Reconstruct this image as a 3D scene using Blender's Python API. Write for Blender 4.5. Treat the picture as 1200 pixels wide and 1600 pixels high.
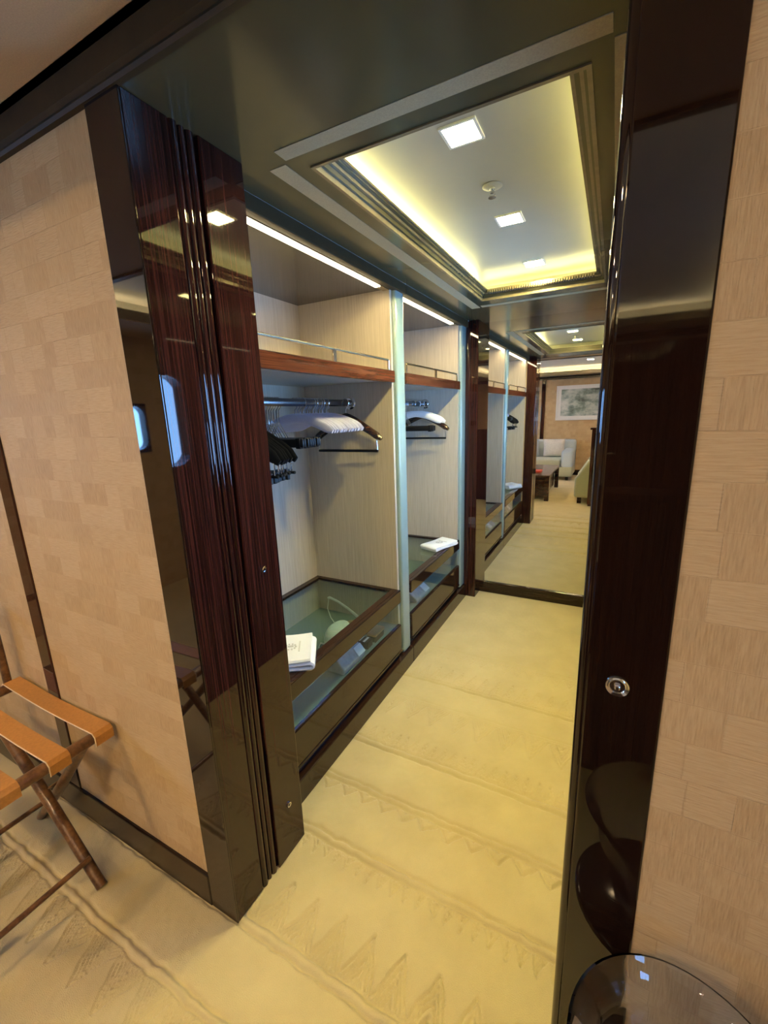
import bpy, bmesh, math, random
import numpy as np
from mathutils import Matrix, Vector
random.seed(4)
for o in list(bpy.data.objects):
    bpy.data.objects.remove(o, do_unlink=True)
scn = bpy.context.scene
COL = scn.collection

# ------------------------------------------------------------------ camera
cam = bpy.data.cameras.new('camera')
cam.sensor_fit = 'VERTICAL'; cam.sensor_height = 36.0
cam.lens = 36.0 * 664.5 / 1600.0
cam.clip_start = 0.02; cam.clip_end = 200
camo = bpy.data.objects.new('camera', cam); COL.objects.link(camo)
R_ = Vector((0.88394, 0.46639, -0.03365)); U_ = Vector((-0.07539, 0.21317, 0.97410)); F_ = Vector((-0.46148, 0.85851, -0.22359))
m = Matrix.Identity(4)
for i in range(3):
    m[i][0] = R_[i]; m[i][1] = U_[i]; m[i][2] = -F_[i]
m[2][3] = 1.5
camo.matrix_world = m
scn.camera = camo

# ------------------------------------------------------------------ world, exposure
w = bpy.data.worlds.new('sky'); scn.world = w; w.use_nodes = True
nt = w.node_tree; nt.nodes.clear()
wo = nt.nodes.new('ShaderNodeOutputWorld'); bg = nt.nodes.new('ShaderNodeBackground')
tc = nt.nodes.new('ShaderNodeTexCoord'); sx = nt.nodes.new('ShaderNodeSeparateXYZ'); rp = nt.nodes.new('ShaderNodeValToRGB')
nt.links.new(tc.outputs['Generated'], sx.inputs[0]); nt.links.new(sx.outputs['Z'], rp.inputs[0])
rp.color_ramp.elements[0].position = 0.0; rp.color_ramp.elements[0].color = (0.26, 0.53, 1.0, 1)
rp.color_ramp.elements[1].position = 0.7; rp.color_ramp.elements[1].color = (0.16, 0.38, 0.9, 1)
nt.links.new(rp.outputs[0], bg.inputs['Color']); bg.inputs['Strength'].default_value = 22.0
nt.links.new(bg.outputs[0], wo.inputs['Surface'])
scn.view_settings.view_transform = 'Standard'; scn.view_settings.look = 'None'
scn.view_settings.gamma = 1.0; scn.view_settings.use_curve_mapping = False
scn.view_settings.exposure = 0.08

def portal(loc, rot, sx_, sy_):
    l = bpy.data.lights.new('window_portal', 'AREA'); l.shape = 'RECTANGLE'; l.size = sx_; l.size_y = sy_
    l.cycles.is_portal = True
    o = bpy.data.objects.new('window_portal', l); o.location = loc; o.rotation_euler = rot; COL.objects.link(o)
PI = math.pi
# window openings: (y0, y1, z0, z1)
CORR_WIN = [(0.985, 1.45, 1.27, 1.73), (2.02, 2.85, 1.06, 1.74)]
ROOM_WIN = [(-2.75, -1.75, 1.1, 1.70), (-1.11, -0.30, 1.25, 1.66)]
ROOM_WIN_R = [(-1.60, -0.90, 1.0, 1.5)]
CW = 0.05      # corridor right wall plane
RWX = -3.60    # room left wall plane
for (a, b, c, d) in CORR_WIN: portal((CW + 0.06, (a + b) / 2, (c + d) / 2), (0, PI / 2, 0), d - c, b - a)
for (a, b, c, d) in ROOM_WIN: portal((RWX - 0.06, (a + b) / 2, (c + d) / 2), (0, -PI / 2, 0), d - c, b - a)

portal((1.40 + 0.06, -1.25, 1.25), (0, PI / 2, 0), .50, 0.7)
CORR_LIGHT = (1.0, 0.84, 0.31); CORR_POWER = 690
COVE_LIGHT = (1.0, 0.93, 0.36); COVE_POWER = 46
LED_LIGHT = (1.0, 0.80, 0.46); LED_POWER = 50
ROOM_LIGHT = (1.0, 0.70, 0.37); ROOM_POWER = 600
ROOM_COVE = 60

# ------------------------------------------------------------------ materials
MATS = {}
class NT:
    def __init__(s, name):
        s.m = bpy.data.materials.new(name); s.m.use_nodes = True; s.t = s.m.node_tree
        s.b = s.t.nodes['Principled BSDF']; MATS[name] = s.m
    def n(s, typ, **kw):
        x = s.t.nodes.new(typ)
        for k, v in kw.items(): setattr(x, k, v)
        return x
    def l(s, a, b): s.t.links.new(a, b)
    def math(s, op, a, b=None):
        x = s.n('ShaderNodeMath', operation=op)
        for i, v in enumerate((a, b)):
            if v is None: continue
            if isinstance(v, (int, float)): x.inputs[i].default_value = v
            else: s.l(v, x.inputs[i])
        return x.outputs[0]
    def mix(s, f, c1, c2):
        x = s.n('ShaderNodeMix', data_type='RGBA')
        for i, v in ((0, f), (6, c1), (7, c2)):
            if isinstance(v, (int, float)): x.inputs[i].default_value = v
            elif isinstance(v, tuple): x.inputs[i].default_value = (*v, 1)
            else: s.l(v, x.inputs[i])
        return x.outputs[2]
    def coord(s, scale=(1, 1, 1)):
        t = s.n('ShaderNodeTexCoord'); g = s.n('ShaderNodeNewGeometry')
        mp = s.n('ShaderNodeMapping'); mp.inputs['Scale'].default_value = scale
        s.l(g.outputs['Position'], mp.inputs[0]); return mp.outputs[0]
    def noise(s, vec, scale=5, detail=3, rough=.5):
        x = s.n('ShaderNodeTexNoise'); x.inputs['Scale'].default_value = scale
        x.inputs['Detail'].default_value = detail; x.inputs['Roughness'].default_value = rough
        if vec is not None: s.l(vec, x.inputs['Vector'])
        return x.outputs['Fac']
    def ramp(s, fac, stops):
        x = s.n('ShaderNodeValToRGB'); e = x.color_ramp.elements
        e[0].position, e[0].color = stops[0][0], (*stops[0][1], 1)
        e[1].position, e[1].color = stops[-1][0], (*stops[-1][1], 1)
        for p, c in stops[1:-1]:
            q = e.new(p); q.color = (*c, 1)
        s.l(fac, x.inputs[0]); return x.outputs[0]
    def bump(s, h, strength=.3, dist=.002):
        x = s.n('ShaderNodeBump'); x.inputs['Strength'].default_value = strength; x.inputs['Distance'].default_value = dist
        s.l(h, x.inputs['Height']); s.l(x.outputs[0], s.b.inputs['Normal'])
    def set(s, color=None, rough=.5, metal=0, coat=0, spec=.5, trans=0, ior=1.5, sheen=0):
        b = s.b.inputs
        if color is not None:
            if isinstance(color, tuple): b['Base Color'].default_value = (*color, 1)
            else: s.l(color, b['Base Color'])
        b['Roughness'].default_value = rough; b['Metallic'].default_value = metal
        b['Coat Weight'].default_value = coat; b['Coat Roughness'].default_value = .02
        b['Specular IOR Level'].default_value = spec; b['Transmission Weight'].default_value = trans
        b['IOR'].default_value = ior; b['Sheen Weight'].default_value = sheen
        return s.m

def plain(name, color, rough=.5, var=.08, scale=30, **kw):
    t = NT(name); f = t.noise(t.coord(), scale, 3)
    lo = tuple(c * (1 - var) for c in color); hi = tuple(min(1, c * (1 + var)) for c in color)
    return t.set(t.ramp(f, [(.3, lo), (.7, hi)]), rough, **kw)
def emit(name, color, power):
    t = NT(name); t.set(color, .6)
    t.b.inputs['Emission Color'].default_value = (*color, 1); t.b.inputs['Emission Strength'].default_value = power
    return t.m
def rosewood(name, scale, dark=(.008, .0028, .0018), light=(.042, .0125, .0075), rough=.03, spec=.5, coat=0.25):
    t = NT(name); v = t.coord(scale)
    a = t.noise(v, 1.0, 5, .6); b = t.noise(t.coord(tuple(q * 3.3 for q in scale)), 1.0, 2)
    f = t.math('ADD', t.math('MULTIPLY', a, .7), t.math('MULTIPLY', b, .3))
    return t.set(t.ramp(f, [(.36, dark), (.52, tuple((x + y) / 2 for x, y in zip(dark, light))), (.66, light)]), rough, coat=coat, spec=spec)
def wallpaper(name):
    t = NT(name)
    g = t.n('ShaderNodeNewGeometry'); sp = t.n('ShaderNodeSeparateXYZ'); t.l(g.outputs['Position'], sp.inputs[0])
    s_ = t.math('ADD', sp.outputs['X'], sp.outputs['Y'])
    cb = t.n('ShaderNodeCombineXYZ'); t.l(s_, cb.inputs[0]); t.l(sp.outputs['Z'], cb.inputs[1])
    def brick(wd, ht, off, freq, shift):
        mp = t.n('ShaderNodeMapping'); mp.inputs['Location'].default_value = (shift, shift * .7, 0); t.l(cb.outputs[0], mp.inputs[0])
        x = t.n('ShaderNodeTexBrick'); x.offset = off; x.offset_frequency = freq; x.squash = .55; x.squash_frequency = 3
        x.inputs['Scale'].default_value = 1; x.inputs['Mortar Size'].default_value = .0012; x.inputs['Mortar Smooth'].default_value = .6
        x.inputs['Brick Width'].default_value = wd; x.inputs['Row Height'].default_value = ht
        x.inputs['Color1'].default_value = (0, 0, 0, 1); x.inputs['Color2'].default_value = (1, 1, 1, 1); x.inputs['Mortar'].default_value = (.5, .5, .5, 1)
        t.l(mp.outputs[0], x.inputs['Vector']); return x.outputs['Color'], x.outputs['Fac']
    c1, f1 = brick(.105, .062, .37, 2, .03); c2, f2 = brick(.31, .124, .5, 3, .11)
    def grain(sc):
        mp = t.n('ShaderNodeMapping'); mp.inputs['Scale'].default_value = sc; t.l(cb.outputs[0], mp.inputs[0])
        return t.noise(mp.outputs[0], 1, 3, .6)
    gv = grain((420, 28, 1)); gh = grain((28, 420, 1))
    sel = t.math('GREATER_THAN', c1, .5)
    gr = t.n('ShaderNodeMix', data_type='FLOAT'); t.l(sel, gr.inputs[0]); t.l(gv, gr.inputs[2]); t.l(gh, gr.inputs[3])
    tone = t.math('ADD', t.math('MULTIPLY', c1, .26), t.math('ADD', t.math('MULTIPLY', c2, .05), t.math('MULTIPLY', gr.outputs[0], .9)))
    col = t.ramp(tone, [(.30, (.385, .255, .122)), (.60, (.49, .345, .182)), (.95, (.57, .425, .245))])
    h = t.math('ADD', t.math('MULTIPLY', gr.outputs[0], .5), t.math('ADD', t.math('MULTIPLY', c1, .35), t.math('MULTIPLY', f1, -.18)))
    t.bump(h, .8, .003)
    return t.set(col, .62, spec=.3)

M = {}
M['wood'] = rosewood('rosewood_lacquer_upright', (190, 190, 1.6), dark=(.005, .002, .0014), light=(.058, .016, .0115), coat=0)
M['woodshade'] = rosewood('rosewood_lacquer_shaded', (190, 190, 1.6), dark=(.007, .0035, .0022), light=(.015, .0065, .004), rough=.03, coat=.2)  # same jamb rosewood, shade put into its colour for the dimmer front faces
M['woodlow'] = rosewood('dark_chest_lacquer', (40, 1.5, 60), dark=(.018, .008, .004), light=(.040, .016, .008), rough=.06, coat=0)
M['crown'] = plain('dark_crown_lacquer', (.050, .036, .018), .5, .1, 20, spec=.1)
M['rodm'] = plain('dark_nickel', (.22, .22, .23), .18, .05, 20, metal=1)
M['woody'] = rosewood('rosewood_lacquer_lengthwise', (60, 2.0, 75), dark=(.03, .008, .004), light=(.16, .05, .022), rough=.08)
M['woodd'] = rosewood('dark_stained_lacquer', (2, 40, 40), dark=(.012, .006, .003), light=(.026, .012, .007), rough=.14, spec=.4, coat=0)
M['soffit'] = plain('dark_gloss_lacquer', (.078, .070, .036), .17, .06, 6, spec=.18)
M['paper'] = wallpaper('woven_wallpaper')
t = NT('cut_pile_carpet'); v = t.coord(); f1 = t.noise(v, 420, 2); f2 = t.noise(v, 6, 3)
t.bump(f1, .5, .003)
M['carpet'] = t.set(t.ramp(t.math('ADD', t.math('MULTIPLY', f1, .35), t.math('MULTIPLY', f2, .65)), [(.3, (.47, .385, .195)), (.7, (.57, .475, .25))]), .95, spec=.1, sheen=.3)
M['veneer'] = NT('pale_veneer')
t = M['veneer']; f = t.noise(t.coord((160, 160, 5)), 1, 4, .6)
M['veneer'] = t.set(t.ramp(f, [(.3, (.42, .36, .29)), (.7, (.53, .465, .385))]), .42, spec=.35)
M['greypanel'] = plain('cabinet_gloss_top', (.07, .062, .05), .09, .06, 8)
M['fin'] = plain('pale_aqua_lacquer', (.25, .345, .335), .16, .03, 10, coat=.3)
M['inlay'] = plain('taupe_fabric', (.36, .30, .18), .8, .1, 300)
M['mould'] = plain('bronze_gilt_moulding', (.20, .165, .10), .25, .1, 40, metal=.35)
M['trayc'] = plain('satin_tray_ceiling', (.38, .36, .30), .3, .03, 4)
M['rtray'] = plain('white_cabin_tray', (.72, .69, .62), .6, .03, 4)
M['ceilb'] = plain('beige_ceiling_fabric', (.50, .365, .215), .85, .08, 350)
M['chrome'] = plain('polished_chrome', (.75, .75, .76), .12, .03, 20, metal=1)
M['steel'] = plain('brushed_brass_steel', (.55, .48, .36), .22, .05, 60, metal=1)
M['black'] = plain('black_plastic', (.004, .004, .005), .4, .1, 60, spec=.3)
M['velvet'] = plain('black_velvet', (.004, .004, .005), .8, .2, 200, spec=.2)
M['satin'] = plain('lavender_satin', (.43, .44, .62), .4, .05, 120, sheen=.3)
M['wsatin'] = plain('white_satin', (.80, .79, .80), .4, .04, 120)
M['hwood'] = rosewood('hanger_walnut', (12, 60, 60), dark=(.016, .007, .004), light=(.06, .024, .012), rough=.25, coat=.3)
M['towel'] = plain('white_terry', (.84, .83, .82), .95, .05, 500, sheen=.4)
M['emb'] = plain('grey_embroidery', (.66, .64, .60), .8, .1, 300)
M['rackwood'] = rosewood('rack_walnut', (30, 30, 30), dark=(.07, .030, .012), light=(.24, .12, .05), rough=.28, coat=.2)
M['strap'] = plain('tan_leather', (.50, .23, .055), .45, .1, 120)
M['strapedge'] = plain('leather_stitch', (.75, .60, .42), .6, .1, 120)
M['greenfab'] = plain('pale_green_fabric', (.36, .38, .28), .85, .08, 260, sheen=.3)
M['bluefab'] = plain('grey_blue_fabric', (.42, .50, .58), .85, .08, 260, sheen=.3)
M['cush'] = plain('cream_cushion', (.70, .66, .60), .85, .1, 60, sheen=.3)
M['red'] = plain('red_paper', (.62, .08, .05), .5, .08, 30)
M['paperw'] = plain('white_card', (.80, .79, .77), .55, .03, 30)
M['greyfab'] = plain('grey_cloth_bag', (.36, .36, .38), .8, .15, 35)
M['tan'] = plain('tan_wood_brush', (.40, .24, .12), .4, .1, 60)
M['pouch'] = plain('pale_grey_green_cloth', (.55, .60, .54), .6, .12, 25)
M['felt'] = plain('dark_green_felt', (.17, .225, .20), .8, .1, 200)
M['frame'] = plain('white_frame', (.78, .77, .74), .35, .02, 30)
t = NT('mirror_silver'); t.set((.90, .91, .89), .0, metal=1); M['mirror'] = t.m
# ink landscape print
t = NT('ink_landscape'); v = t.coord((3, 3, 5)); a = t.noise(v, 1.2, 6, .62); b = t.noise(t.coord((9, 9, 3)), 1, 4)
M['print'] = t.set(t.ramp(t.math('ADD', t.math('MULTIPLY', a, .75), t.math('MULTIPLY', b, .25)), [(.36, (.05, .07, .06)), (.46, (.20, .27, .24)), (.54, (.42, .47, .44)), (.62, (.62, .64, .60))]), .5)
def thin_glass(name, tint, base=.0, gain=1.0):
    t = NT(name); out = t.t.nodes['Material Output']
    tr = t.n('ShaderNodeBsdfTransparent'); tr.inputs[0].default_value = (*tint, 1)
    gl = t.n('ShaderNodeBsdfGlossy'); gl.inputs['Roughness'].default_value = 0.0
    lw = t.n('ShaderNodeLayerWeight'); lw.inputs['Blend'].default_value = .5
    f = t.math('ADD', t.math('MULTIPLY', t.math('POWER', lw.outputs['Facing'], 5.0), .9), .045 * gain)
    mx = t.n('ShaderNodeMixShader'); t.l(f, mx.inputs[0]); t.l(tr.outputs[0], mx.inputs[1]); t.l(gl.outputs[0], mx.inputs[2])
    t.l(mx.outputs[0], out.inputs['Surface']); return t.m
M['glass'] = thin_glass('display_glass', (.86, .93, .92))
M['wglass'] = thin_glass('window_glass', (.93, .97, 1.0))
t = NT('clear_glass'); M['bowl'] = t.set((.93, .96, .98), .0, trans=1, ior=1.48)
M['down'] = emit('downlight_lens', CORR_LIGHT, CORR_POWER)
M['rdown'] = emit('room_downlight_lens', ROOM_LIGHT, ROOM_POWER)
M['led'] = emit('cabinet_led', LED_LIGHT, LED_POWER)
M['cove'] = emit('cove_led', COVE_LIGHT, COVE_POWER)
M['rcove'] = emit('room_cove_led', (1.0, .85, .5), ROOM_COVE)

# ------------------------------------------------------------------ mesh helpers
class MB:
    def __init__(s): s.v = []; s.f = []; s.mi = []
    def add(s, vs, fs, mi=0):
        o = len(s.v); s.v += [tuple(p) for p in vs]; s.f += [tuple(i + o for i in f) for f in fs]; s.mi += [mi] * len(fs); return s
    def box(s, x0, x1, y0, y1, z0, z1, mi=0):
        v = [(x0, y0, z0), (x1, y0, z0), (x1, y1, z0), (x0, y1, z0), (x0, y0, z1), (x1, y0, z1), (x1, y1, z1), (x0, y1, z1)]
        return s.add(v, [(0, 3, 2, 1), (4, 5, 6, 7), (0, 1, 5, 4), (1, 2, 6, 5), (2, 3, 7, 6), (3, 0, 4, 7)], mi)
    def rbox(s, x0, x1, y0, y1, z0, z1, r=.004, seg=2):
        bm = bmesh.new(); bmesh.ops.create_cube(bm, size=1)
        for q in bm.verts: q.co = ((x0 + x1) / 2 + q.co.x * (x1 - x0), (y0 + y1) / 2 + q.co.y * (y1 - y0), (z0 + z1) / 2 + q.co.z * (z1 - z0))
        r = min(r, .49 * min(x1 - x0, y1 - y0, z1 - z0))
        bmesh.ops.bevel(bm, geom=bm.edges[:] , offset=r, segments=seg, profile=.5, affect='EDGES')
        bm.verts.index_update()
        s.add([q.co[:] for q in bm.verts], [[q.index for q in f.verts] for f in bm.faces]); bm.free(); return s
    def sweep(s, path, ra, rb=None, n=10, caps=True, up=(0, 1, 0)):
        """tube along path; ra radius in the plane normal to `up`, rb radius along `up`"""
        P = [Vector(p) for p in path]; N = len(P); up = Vector(up)
        ra = ra if isinstance(ra, (list, tuple)) else [ra] * N
        rb = ra if rb is None else (rb if isinstance(rb, (list, tuple)) else [rb] * N)
        vs = []; fs = []
        for i in range(N):
            t_ = (P[min(i + 1, N - 1)] - P[max(i - 1, 0)]).normalized()
            u = up if abs(t_.dot(up)) < .95 else Vector((1, 0, 0)) if abs(t_.x) < .9 else Vector((0, 0, 1))
            a = t_.cross(u).normalized(); b = a.cross(t_).normalized()
            for k in range(n):
                q = 2 * PI * k / n; vs.append(P[i] + a * (math.cos(q) * ra[i]) + b * (math.sin(q) * rb[i]))
        for i in range(N - 1):
            for k in range(n):
                fs.append((i * n + k, i * n + (k + 1) % n, (i + 1) * n + (k + 1) % n, (i + 1) * n + k))
        if caps: fs += [tuple(range(n - 1, -1, -1)), tuple((N - 1) * n + k for k in range(n))]
        return s.add(vs, fs)
    def lathe(s, prof, c=(0, 0, 0), n=32, axis='z'):
        vs = []; fs = []; N = len(prof)
        for (r, z) in prof:
            for k in range(n):
                q = 2 * PI * k / n; a, b = r * math.cos(q), r * math.sin(q)
                p = (a, b, z) if axis == 'z' else (z, a, b) if axis == 'x' else (b, z, a)
                vs.append((c[0] + p[0], c[1] + p[1], c[2] + p[2]))
        for i in range(N - 1):
            for k in range(n): fs.append((i * n + k, i * n + (k + 1) % n, (i + 1) * n + (k + 1) % n, (i + 1) * n + k))
        return s.add(vs, fs)
    def prism(s, poly, axis, a0, a1):
        """extrude a 2D polygon along an axis: axis 'y' -> poly (x,z); 'x' -> (y,z); 'z' -> (x,y)"""
        def P(p, a): return (p[0], a, p[1]) if axis == 'y' else (a, p[0], p[1]) if axis == 'x' else (p[0], p[1], a)
        n = len(poly); vs = [P(p, a0) for p in poly] + [P(p, a1) for p in poly]
        return s.add(vs, [tuple(range(n - 1, -1, -1)), tuple(range(n, 2 * n))] + [(k, (k + 1) % n, n + (k + 1) % n, n + k) for k in range(n)])

WL = {}
def link(o, parent):
    COL.objects.link(o)
    if parent is not None: o.parent = parent
def obj(name, mb, mat, parent=None, base=None, smooth=False, bevel=0):
    """one mesh object; vertices are given in world space (or in the root's local space when the root is at the origin)"""
    org = Vector(WL[parent.name]) if parent is not None else Vector(base if base else (0, 0, 0))
    me = bpy.data.meshes.new(name)
    me.from_pydata([tuple(Vector(p) - org) for p in mb.v], [], mb.f)
    bm = bmesh.new(); bm.from_mesh(me); bmesh.ops.recalc_face_normals(bm, faces=bm.faces); bm.to_mesh(me); bm.free()
    for mm in (mat if isinstance(mat, list) else [mat]): me.materials.append(M[mm])
    if isinstance(mat, list):
        for p, i in zip(me.polygons, mb.mi): p.material_index = i
    if smooth:
        for p in me.polygons: p.use_smooth = True
    o = bpy.data.objects.new(name, me); link(o, parent)
    if parent is None: o.location = org
    WL[o.name] = org
    if bevel:
        b = o.modifiers.new('edge', 'BEVEL'); b.width = bevel; b.segments = 2; b.limit_method = 'ANGLE'; b.angle_limit = .7
    if smooth: 
        try: me.set_sharp_from_angle(angle=.75)
        except Exception: pass
    return o
def thing(name, loc, label, cat, group=None, rot=0):
    o = bpy.data.objects.new(name, None); o.empty_display_size = .05; COL.objects.link(o); o.location = loc
    if rot: o.rotation_euler = (0, 0, rot)
    WL[o.name] = Vector(loc); return tag(o, label, cat, group)
def tag(o, label, cat, group=None):
    o['label'] = label; o['category'] = cat
    if group: o['group'] = group
    return o
def st(o, label=None, cat=None):
    o['kind'] = 'structure'
    if label: o['label'] = label
    if cat: o['category'] = cat
    return o
def copy_tree(o, parent=None):
    c = o.copy(); COL.objects.link(c); c.parent = parent
    for ch in o.children: copy_tree(ch, c)
    return c
B = lambda *a: MB().box(*a)
RB = lambda *a, **k: MB().rbox(*a, **k)

# ================================================================== STRUCTURE
WY = 0.646; WD = 0.958; OPL = -0.897; OPR = -0.020; FR = 0.112; OH = 2.14; MY = 3.38
CF = -1.0; CBK = -1.585
RX1 = 1.40; RY0 = -3.85; RZ = 2.20

# carpet with carved relief -------------------------------------------------
def carpet():
    x0, x1, y0, y1 = -2.2, 0.05, 0.15, MY
    nx, ny = 600, 860
    xs = np.linspace(x0, x1, nx); ys = np.linspace(y0, y1, ny); X, Y = np.meshgrid(xs, ys)
    rng = np.random.default_rng(3)
    def sm(n):
        a = rng.standard_normal((n, n)); ix = np.linspace(0, n - 1.001, nx); iy = np.linspace(0, n - 1.001, ny)
        jx = ix.astype(int); jy = iy.astype(int); fx = (ix - jx)[None]; fy = (iy - jy)[:, None]
        return (a[jy][:, jx] * (1 - fx) + a[jy][:, jx + 1] * fx) * (1 - fy) + (a[jy + 1][:, jx] * (1 - fx) + a[jy + 1][:, jx + 1] * fx) * fy
    wob = sm(90) * .0028 + sm(25) * .002
    Yw = Y + wob; Xw = X + sm(80) * .003 + sm(160) * .0015
    H = np.zeros_like(X)
    g = lambda c, s: np.exp(-((Yw - c) / s) ** 2)
    def dbl(a, b, d=.009):
        nonlocal H
        H -= d * g(a, .0055); H -= d * g(b, .0055); H += .35 * d * g((a + b) / 2, .008)
    for a, b in ((.442, .466), (.640, .672), (.972, 1.0), (1.215, 1.242), (1.447, 1.48), (2.008, 2.033)): dbl(a, b)
    for a in (1.82, 2.36): dbl(a, a + .013, .003)
    tri = lambda u: np.abs((u % 1.0) - .5) * 2           # 1 at 0, 0 at .5
    def zig(base, tip, period, lines, depth, phase=0, dens=None):
        """nested chevrons between base and tip"""
        nonlocal H
        u = (Yw - base) / (tip - base); p = (Xw + phase) / period
        inside = (u > 0.02) & (u < 1)
        edge = tri(p)                                        # apex line u = 1-|..|
        k = (u + (1 - edge) * 0 + (edge)) * lines           # distance family
        stripe = .5 + .5 * np.cos(2 * PI * k)
        env = np.where(inside & (u < 1 - edge + .12), 1., 0.)
        H -= 2.5 * depth * env * np.clip(stripe * 1.6 - .6, 0, 1)
    zig(.676, .805, .103, 4, .0045, .045)
    zig(.436, .318, .115, 6, .0032)
    zig(.968, .908, .045, 2.4, .0042)
    zig(1.21, 1.16, .088, 1.0, .0035, .02)
    zig(1.484, 1.565, .045, 3, .0036)
    zig(1.815, 1.672, .12, 5, .0026, .03)
    zig(2.037, 2.165, .07, 5, .003)
    zig(2.35, 2.26, .07, 3, .0014)
    H += sm(200) * .00035
    ed = np.minimum(np.minimum(X - x0, x1 - X), np.minimum(Y - y0, y1 - Y)); H *= np.clip(ed / .02, 0, 1)
    co = np.stack([X, Y, H], -1).reshape(-1, 3)
    idx = np.arange(nx * ny).reshape(ny, nx)
    q = np.stack([idx[:-1, :-1], idx[:-1, 1:], idx[1:, 1:], idx[1:, :-1]], -1).reshape(-1, 4)
    ex = []; 
    for (a, b, c, d) in ((-3.6, 1.4, RY0, y0), (-3.6, x0, y0, WD), (x1, 1.4, y0, WD)):
        ex += [(a, c, 0), (b, c, 0), (b, d, 0), (a, d, 0)]
    n0 = len(co); co = np.concatenate([co, np.array(ex)]); eq = np.arange(n0, n0 + len(ex)).reshape(-1, 4); q = np.concatenate([q, eq])
    me = bpy.data.meshes.new('floor'); me.vertices.add(len(co)); me.vertices.foreach_set('co', co.ravel())
    me.loops.add(q.size); me.loops.foreach_set('vertex_index', q.ravel().astype(np.int32))
    me.polygons.add(len(q)); me.polygons.foreach_set('loop_start', np.arange(0, q.size, 4, dtype=np.int32))
    me.polygons.foreach_set('use_smooth', np.ones(len(q), dtype=bool))
    me.update(calc_edges=True); me.validate(); me.materials.append(M['carpet'])
    o = bpy.data.objects.new('floor', me); COL.objects.link(o); return o
st(carpet(), 'pale yellow beige carpet carved with double lines and zigzag bands', 'floor')

# front wall of the room, left and right of the doorway ----------------------
st(obj('wall_front_left', B(RWX, OPL - FR, WY, WD, 0, OH), 'paper'), 'beige woven wallpaper wall left of the dark doorway', 'wall')
st(obj('wall_front_right', B(OPR + FR, RX1, WY, WD, 0, OH), 'paper'), 'beige woven wallpaper wall right of the dark doorway', 'wall')
st(obj('wall_front_top', B(RWX, RX1, WY + .002, WD, OH + .03, 2.6), 'woodd'), 'dark lacquered wall band above the doorway', 'wall')
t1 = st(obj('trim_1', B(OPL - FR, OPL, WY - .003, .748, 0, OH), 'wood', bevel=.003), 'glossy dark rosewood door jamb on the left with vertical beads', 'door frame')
obj('front_face', RB(OPL - FR, OPL, WY - .007, WY - .002, 0, OH, r=.0015), 'woodshade', t1)  # thin board added to carry the shade-darkened rosewood
obj('jamb_panel', B(OPL - FR, OPL + .004, .822, WD, 0, OH), 'wood', t1, bevel=.003)
obj('jamb_groove', B(OPL - FR, OPL - .012, .748, .822, 0, OH), 'wood', t1)
for yb, rb in ((.762, .012), (.785, .009), (.806, .011)):
    obj('bead', MB().sweep([(OPL - .010, yb, 0), (OPL - .010, yb, OH)], rb, n=14), 'wood', t1, smooth=True)
for yk, zk, rk in ((.889, 1.06, .011), (.892, .20, .009)):
    k = obj('lock_rosette', MB().lathe([(.0001, .0), (rk * .55, .0), (rk * .6, .002), (rk, .003), (rk, -.004)], (OPL + .006, yk, zk), 20, 'x'), 'chrome', t1, smooth=True)
    obj('keyhole', B(OPL + .0055, OPL + .0075, yk - .0015, yk + .0015, zk - .004, zk + .004), 'black', k)
t2 = st(obj('trim_2', B(OPR + .012, OPR + FR, WY - .003, WD, 0, OH), 'woodshade', bevel=.003), 'glossy dark rosewood door jamb on the right with a round flush lock', 'door frame')
obj('bead', MB().sweep([(OPR + .010, WY + .008, 0), (OPR + .010, WY + .008, OH)], .010, n=14), 'woodshade', t2, smooth=True)
obj('jamb_return', B(OPR, OPR + .012, WY + .012, WD, 0, OH), 'wood', t2)
lk = obj('flush_lock', MB().lathe([(.0001, .0), (.010, .0), (.0105, -.002), (.012, -.0025), (.0125, -.001), (.0155, -.002), (.0165, .003)], (.034, WY - .004, 1.099), 28, 'y'), 'chrome', t2, smooth=True)
obj('thumb_turn', RB(.030, .038, WY - .0095, WY - .004, 1.0955, 1.1025, r=.002), 'chrome', lk)
# crown band over the wallpaper and lintel edge
crown = [(WY, OH - .002), (WY - .012, OH - .002), (WY - .016, OH + .004), (WY - .012, OH + .012), (WY - .020, OH + .018), (WY - .024, OH + .06), (WY - .040, OH + .085), (WY - .040, RZ), (WY, RZ)]
st(obj('trim_3', MB().prism(crown, 'x', RWX, RX1), 'crown'), 'dark glossy crown moulding along the top of the wallpaper wall', 'moulding')
st(obj('trim_4', RB(-1.803, -1.728, WY - .006, WY + .01, .12, OH, r=.003), 'wood'), 'narrow vertical dark wood strip on the wallpaper at far left', 'trim')
st(obj('baseboard_left', RB(RWX, OPL - FR + .001, WY - .010, WY + .01, 0, .120, r=.004), 'woodd'), 'dark lacquered baseboard under the left wallpaper', 'baseboard')
st(obj('baseboard_right', RB(OPR + FR, RX1, WY - .010, WY + .01, 0, .120, r=.004), 'woodd'), 'dark lacquered baseboard under the right wallpaper', 'baseboard')

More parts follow.
